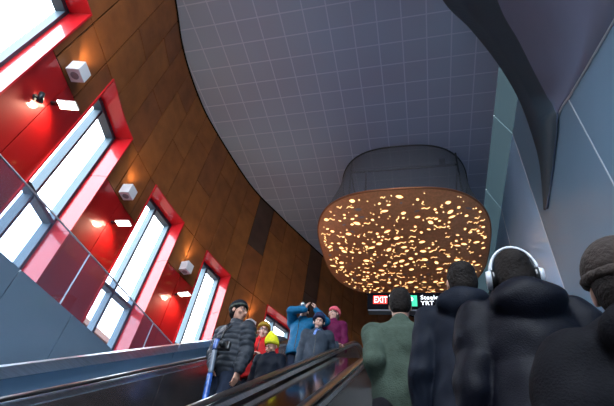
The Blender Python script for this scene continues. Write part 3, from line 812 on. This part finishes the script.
    J.cone(up((-sw+.01, 0, 1.405)), up((sw-.01, 0, 1.405)), .062+t*.6, .062+t*.6, .05)
    J.cone(up((0, -.012, 1.43)), up((0, .0, 1.47+collar*.6)), .078+t*.3, .07+t*.3, .04)
    for i in (0, 1):
        cu = wr_l[i]*.96+el_l[i]*.04
        J.chain([SH[i], el_l[i], cu], [.06+t, .048+t*.75, .038+t*.5], .014, q2)
    if hood:
        J.cone(up((-.085, -.06, 1.47)), up((0, -.135, 1.43)), .05*hood, .07*hood, .04).cone(up((.085, -.06, 1.47)), up((0, -.135, 1.43)), .05*hood, .07*hood, .04)
        J.ell(up((0, -.14, 1.44)), (.14*hood, .07*hood, .085*hood), None, .03)
        J.cone(up((-.095, -.05, 1.48)), up((-.07, .06, 1.45)), .042*hood, .03, .03).cone(up((.095, -.05, 1.48)), up((.07, .06, 1.45)), .042*hood, .03, .03)
    hz = up((0, 0, hem)); 
    jk = skin('jacket', J.mesh(h, cuts=[(V(0, 0, -1), -hem)] if not any((w_[2] < hem) for w_ in wr_l) else [], wr=wr, seed=len(label), scale=sc), outfit, body)
    if zipm:
        co = np.empty(len(jk.data.vertices)*3, 'f4'); jk.data.vertices.foreach_get('co', co); co = co.reshape(-1, 3)/sc; pts = []
        for z in np.arange(hem+.03, 1.45+collar*.6, .025):
            c_ = up((0, 0, z)); mk_ = (np.abs(co[:, 2]-z) < .012) & (np.abs(co[:, 0]-c_[0]) < .012)
            if mk_.any(): pts.append((float(c_[0]), float(co[mk_, 1].max())-.001, float(z)))
        zb = MB(); zb.tube([tuple(np.array(p)*sc) for p in pts], .0075*sc, 6); zb.build('zip', zipm, body, True)
    T = Field(); T.ell((0, 0, .95), (.165, .115, .12))
    for i in (0, 1):
        kn = (hips[i]+ank[i])/2+V(0, .02, .02)
        T.chain([hips[i], kn, ank[i]+V(0, 0, .0)], [.1, .072, .062], .03)
    skin('trousers', T.mesh(.014, wr=.003, seed=3, cuts=[(V(0, 0, -1), -.05)], scale=sc), pants or DENIM, body)
    for i in (0, 1):
        S_ = Field(); a = ank[i]; S_.cone(a+V(0, -.03, -.035), a+V(0, .15, -.045), .045, .04, .03).cone(a+V(0, -.01, -.03), a+V(0, 0, .04), .045, .045, .03)
        skin('shoe', S_.mesh(.012, cuts=[(V(0, 0, -1), 0.0)], scale=sc), SHOE, body)
    if gloves:
        for i in (0, 1):
            G_ = Field(); n_ = hd[i]; hand(G_, wr_l[i], n_[0], n_[1], 1 if i == 0 else -1, curl[i], 1.12); skin('glove', G_.mesh(.008, scale=sc), gloves, body)
    if hair:
        Hh = Field(); m_, L_h = hair
        Hh.ell(hp(0, -.02, .043), (.084, .1, .096), HR, .02).ell(hp(0, -.045, -.005-L_h*.3), (.077, .068, .075+L_h*.4), HR, .02)
        Hh.ell(hp(0, .095, -.03), (.085, .07, .1), HR, .01, op='-')
        for x in (-.09, .09): Hh.ell(hp(x, .02, -.04), (.03, .04, .055), HR, .01, op='-')
        skin('hair', Hh.mesh(.009, wr=.003, seed=5, scale=sc), m_, body)
    if hat:
        kind, m_, trim = hat; K_ = Field()
        tall = {'beanie': .105, 'point': .14, 'cap': .1, 'ear': .1}[kind]
        K_.ell(hp(0, -.015, .05), (.092*hs, .112*hs, tall*hs), HR, .02)
        if kind == 'point': K_.cone(hp(0, -.02, .13), hp(0, -.03, .2), .05*hs, .02, .06)
        nn = HR@V(0, -.35 if kind != 'cap' else -.2, 1); nn = nrm(nn); pc = hp(0, 0, .028)
        skin('hat', K_.mesh(.009, cuts=[(-nn, -nn.dot(pc))], wr=.0015, scale=sc), m_, body)
        Bd = Field(); Rb = frame(nn, HR@V(1, 0, 0)); cc = hp(0, -.01, .03)
        for a in range(20):
            u0 = 2*PI*a/20; u1 = 2*PI*(a+1)/20
            Bd.cone(cc+Rb@(V(.083*math.cos(u0), .103*math.sin(u0), .012)*hs), cc+Rb@(V(.083*math.cos(u1), .103*math.sin(u1), .012)*hs), .0165, .0165, .006)
        skin('hat_band', Bd.mesh(.009, scale=sc), trim, body)
    W = lambda p: base+V(ca*p[0]*sc-sa*p[1]*sc, sa*p[0]*sc+ca*p[1]*sc, p[2]*sc)
    return body, dict(head=W(HC), hp=lambda x, y, z: W(hp(x, y, z)), wr=[W(a) for a in wr_l], up=lambda x, y, z: W(up((x, y, z))), sc=sc, HR=HR, yaw=yaw)
DENIM = fabric('dark_denim', (.018, .025, .045), .85)
BLACKT = fabric('black_trousers', (.012, .012, .016), .85)
def tread(y):
    k = math.floor((y-YT0)/.4); return -1.5+SL*(YT0+.4*k+.2)
def stand(px, py, y):
    """head centre seen at a pixel at distance y along the escalator -> base point and height"""
    r = ray(px, py); q = r*y/r[1]; z = min(tread(y), 3.0); return (q[0], y, z), (q[2]-z)/1.645*1.75
UP_, DN_ = 'riders going up seen from behind', 'riders coming down on the left escalator'
GREEN = fabric('sage_green_fleece', (.054, .077, .06), .9, bump=.5, bscale=120)
NAVY = fabric('navy_shell', (.0055, .0085, .017), .6)
NAVYP = fabric('midnight_puffer', (.003, .0036, .008), .5)
COAT = fabric('dark_charcoal_coat', (.0038, .004, .0065), .75)
HAIRD = mat('short_dark_hair', (.012, .009, .008), .7, spec=.15, bump=.8, bscale=60)
HAIRB = mat('brown_fuzzy_knit', (.03, .02, .016), .9, bump=1, bscale=45)
KNITD = fabric('dark_green_knit', (.012, .018, .016), .95, bump=.8, bscale=50)

def atY(px, py, y): r = ray(px, py); return r*y/r[1]
# green fleece man, hand on the rail
b, Ht = stand(400, 305, 2.65)
yw = 3.05; hy = 2.62
green, gi = person('man in a sage green fleece with left arm hanging by the handrail, seen from behind', UP_, b, 0, Ht, GREEN,
    arms=((atY(386, 400, 2.7), V(.1, .25, -1), V(1, .2, 0), V(-.15, -1, 0)), None), hair=(HAIRD, .02), look=(.05, -.05), headk=.95, hem=.9, pants=BLACKT, face=True, curl=(.6, .5), bulk=.8, collar=.03)
b, Ht = stand(461, 283, 2.25)
person('man in a navy hooded shell jacket, second from the left of those seen from behind', UP_, b, -.12, Ht, NAVY, hair=(HAIRD, .03), look=(.3, .03), hem=.78, hood=.95, pants=BLACKT, bulk=1.0, gloves=KNITD)
b, Ht = stand(515, 276, 1.85)
hpn, hi = person('person in midnight blue puffer coat wearing big white headphones', UP_, b, -.05, Ht, NAVYP, hair=(HAIRD, .05), look=(-.05, 0), hem=.66, hood=1.05, pants=BLACKT, bulk=1.6, quilt=(.17, .009), gloves=KNITD, face=True)
b, Ht = stand(631, 288, 1.05)
person('closest person in a dark charcoal coat at the right edge, brown knit hat', UP_, b, .0, Ht, COAT, hat=('beanie', HAIRB, HAIRB), hair=(HAIRD, .04), look=(-.3, 0), hem=.6, hood=1.15, pants=BLACKT, bulk=1.7, quilt=(.2, .008), collar=.12, gloves=KNITD)
# headphones
hh = empty('headphones', hi['head']); tag(hh, 'large white over-ear headphones with black pads around dark hair', 'headphones')
m = MB(); hl = lambda x, y, z: hi['hp'](x, y, z)-hi['head']
arc = [hl(.1*math.cos(t), -.02, .02+.138*math.sin(t)) for t in np.linspace(0, PI, 18)]
v = MB()
for off, rr in ((-.014, .008), (0, .010), (.014, .008)): v.tube([p+V(0, off, 0) for p in arc], rr, 8)
v.build('headband', mat('white_plastic', (.62, .66, .72), .25), hh, True)
for sx in (-1, 1):
    c = MB(); c.tube([hl(sx*.1, -.01, -.005), hl(sx*.122, -.01, -.005)], [.05, .042], 20); c.build('ear_cup', mat('white_plastic_cup', (.62, .66, .72), .25), hh, True)
    c = MB(); c.tube([hl(sx*.075, -.01, -.005), hl(sx*.1, -.01, -.005)], [.04, .052], 20); c.build('ear_pad', M['rubber'], hh, True)

# ---- coming down
PUFF = fabric('charcoal_puffer', (.032, .038, .048), .38)
REDJ = fabric('red_jacket', (.5, .014, .016), .5)
GREYJ = fabric('grey_blue_raincoat', (.034, .046, .064), .55)
BLUEJ = fabric('bright_blue_jacket', (.008, .11, .23), .5)
MAG = fabric('magenta_jacket', (.12, .009, .052), .6)
MUST = fabric('mustard_knit', (.33, .2, .03), .95, bump=.8, bscale=60); YEL = fabric('neon_yellow_knit', (.75, .72, .03), .9, bump=.8, bscale=60)
YEL2 = fabric('olive_yellow_band', (.5, .5, .04), .9); NAVK = fabric('navy_knit', (.025, .03, .07), .95, bump=.8, bscale=60)
PINK = fabric('coral_pink_knit', (.72, .12, .16), .9, bump=.8, bscale=60); BLK = fabric('black_knit', (.012, .013, .018), .9)
SCARF = fabric('blue_white_scarf', (.08, .2, .55), .8)
b, Ht = stand(240, 313, 3.85)
tubeA = aty = None
def atY(px, py, y): r = ray(px, py); return r*y/r[1]
dadW = atY(209, 371, 3.68)
dad, di = person('man in charcoal puffer jacket and black patterned cap looking aside at the children', DN_, b, PI-.35, Ht, PUFF, zipm=M['rubber'],
    arms=(None, (dadW+V(.0, .06, .07), V(0, -.5, -.9), V(.9, -.3, 0), V(-.6, .6, -.3))), look=(1.65, .0), headk=1.06, hat=('cap', BLK, mat('grey_green_camo_band', (.06, .075, .06), .9, noise=.8, nscale=25)), hair=(HAIRD, .02), skinm=SKIN,
    hem=.86, quilt=(.062, .012), bulk=1.5, curl=(.5, 1.0))
for a_, b_ in (((210, 371), None),): pass
tb = empty('patterned_tube', dadW); tag(tb, 'long blue and clear plastic tube held by the man in charcoal puffer', 'tube')
p0 = atY(217, 341, 3.62)-dadW; p1 = atY(204, 404, 3.6)-dadW
BLUEP = mat('translucent_blue_plastic', (.02, .08, .32), .2, coat=.5, noise=.6, nscale=20); CLEARP = mat('milky_plastic', (.12, .15, .2), .25, coat=.5)
for nm, t0, t1, m_, r_ in (('cap', -.02, .16, BLUEP, .03), ('clear_barrel', .16, .55, CLEARP, .026), ('lower_barrel', .55, 1.0, BLUEP, .029)):
    m = MB(); m.tube([p0+(p1-p0)*t0, p0+(p1-p0)*(t0*.9+t1*.1), p0+(p1-p0)*(t1*.9+t0*.1), p0+(p1-p0)*t1], [r_*.92, r_, r_, r_*.92], 18); m.build(nm, m_, tb, True)
# small camera hanging on his chest
c0 = atY(224, 346, 3.58); cm = empty('compact_camera', c0); tag(cm, 'small black camera hanging at the chest of the man in charcoal puffer', 'camera')
m = MB(); m.box(-.06, .06, -.025, .03, -.04, .04); m.build('camera_body', M['rubber'], cm, bevel=.008)
m = MB(); m.tube([(0, -.02, 0), (0, -.07, 0)], [.03, .027], 16); m.build('lens', M['darkmetal'], cm, True)
m = MB(); nk = di['up'](-.05, .1, 1.44)-c0; m.tube([(-.06, 0, .03), tuple(np.array(nk)*.5+V(-.03, -.06, 0)), tuple(nk)], .006, 6); m.build('strap', M['rubber'], cm, True)

b, Ht = stand(270, 331, 4.65)
person('youngster in a mustard knit hat and bright red jacket, half hidden behind the yellow hat', DN_, (b[0]-.08, b[1], b[2]), PI+.15, Ht, REDJ, zipm=M['rubber'], child=True, look=(.2, 0), hat=('beanie', MUST, MUST), skinm=SKIN2,
    arms=(None, (atY(257, 367, 4.1)+V(0, .03, .02), V(.6, -.5, .1), V(0, .3, -1), V(-.9, .3, -.4))), bulk=1.8, hem=.82, hair=(mat('light_brown_hair', (.18, .1, .05), .7), .1), curl=(.5, .7))
b, Ht = stand(264, 346, 4.25)
person('child in a pointed neon yellow knit hat and dark navy jacket looking down', DN_, (b[0]+.1, b[1], b[2]), PI-.1, Ht, NAVY, child=True, look=(-.35, -.45), hat=('point', YEL, YEL2), skinm=SKIN, bulk=1.5, hem=.82, hood=.8)
b, Ht = stand(319, 323, 5.45)
rp_ = V(XD1, 5.75, zl(5.75, .95)+.05)
capm, ci = person('man in navy knit hat and grey-blue raincoat with his hand on the middle handrail', DN_, b, PI+.1, Ht, GREYJ, zipm=M['rubber'], headk=1.22, look=(.1, -.2), hat=('beanie', NAVK, NAVK), skinm=SKIN2, bulk=1.6, hem=.74, hair=(HAIRD, .02),
    arms=((V(XD1-.01, 5.7, zl(5.7, .95)+.06), V(1, -.1, -.1), V(-.1, .1, -1), V(.1, .2, -1)), None), curl=(.6, .5))
sf = Field(); U = lambda x, y, z: V(x, y, z)
for a in range(14):
    u0 = 2*PI*a/14; u1 = 2*PI*(a+1)/14; sf.cone((.085*math.cos(u0), .08*math.sin(u0)-.005, 1.475-.02*math.sin(u0)), (.085*math.cos(u1), .08*math.sin(u1)-.005, 1.475-.02*math.sin(u1)), .026, .026, .01)
sf.cone((.01, .1, 1.46), (.03, .135, 1.36), .03, .03, .01)
skin('scarf', sf.mesh(.009, wr=.002, scale=ci['sc']), mat('blue_white_scarf', (.16, .26, .6), .8, noise=.7, nscale=14), capm)['label'] = 'blue and white scarf'
b, Ht = stand(304, 312, 6.25)
e_ = atY(311, 306, 6.0)
ph, pi_ = person('person in a bright blue jacket raising a camera to the eye, dark knit hat', DN_, b, PI-.1, Ht, BLUEJ, zipm=M['rubber'], headk=1.12, look=(.35, .05), hat=('beanie', BLK, BLK), skinm=SKIN2, bulk=1.5,
    arms=((e_+V(.09, .02, -.06), V(-.3, -.1, 1), V(-1, .3, 0), V(1, .2, -.5)), (e_+V(-.09, .0, -.06), V(.3, -.1, 1), V(1, .3, 0), V(-1, -.3, .1))), hem=.8)
hc = pi_['hp'](0, .15, .0); k_ = empty('handheld_camera', hc, 0); tag(k_, 'black camera raised to the face of the person in bright blue jacket', 'camera')
m = MB(); m.box(-.065, .065, -.03, .03, -.042, .042); m.build('camera_body', M['rubber'], k_, bevel=.008)
m = MB(); m.tube([(0, -.03, 0), (0, -.09, 0)], [.034, .03], 16); m.build('lens', M['steel'], k_, True)
b, Ht = stand(334, 315, 6.65)
pw_ = atY(322, 318, 6.35)
person('woman in a coral pink knit hat and magenta jacket holding up a phone', DN_, b, PI+.1, Ht, MAG, headk=1.15, female=True, look=(-.75, .0), hat=('beanie', PINK, PINK), skinm=SKIN2, bulk=2.2, hair=(mat('dark_brown_hair', (.06, .03, .02), .6), .15),
    arms=(None, (pw_+V(.05, .03, -.08), V(-.3, -.2, 1), V(-.3, 1, 0), V(-.3, -.1, -1))), hem=.82, curl=(.5, .8))
k_ = empty('mobile_phone', pw_, .5); tag(k_, 'white mobile phone held up by the woman in magenta', 'phone')
m = MB(); m.box(-.036, .036, -.005, .005, -.07, .07); m.build('phone_case', M['white'], k_, bevel=.004)
m = MB(); m.box(-.032, .032, .005, .006, -.062, .062); m.build('screen', M['aludark'], k_)
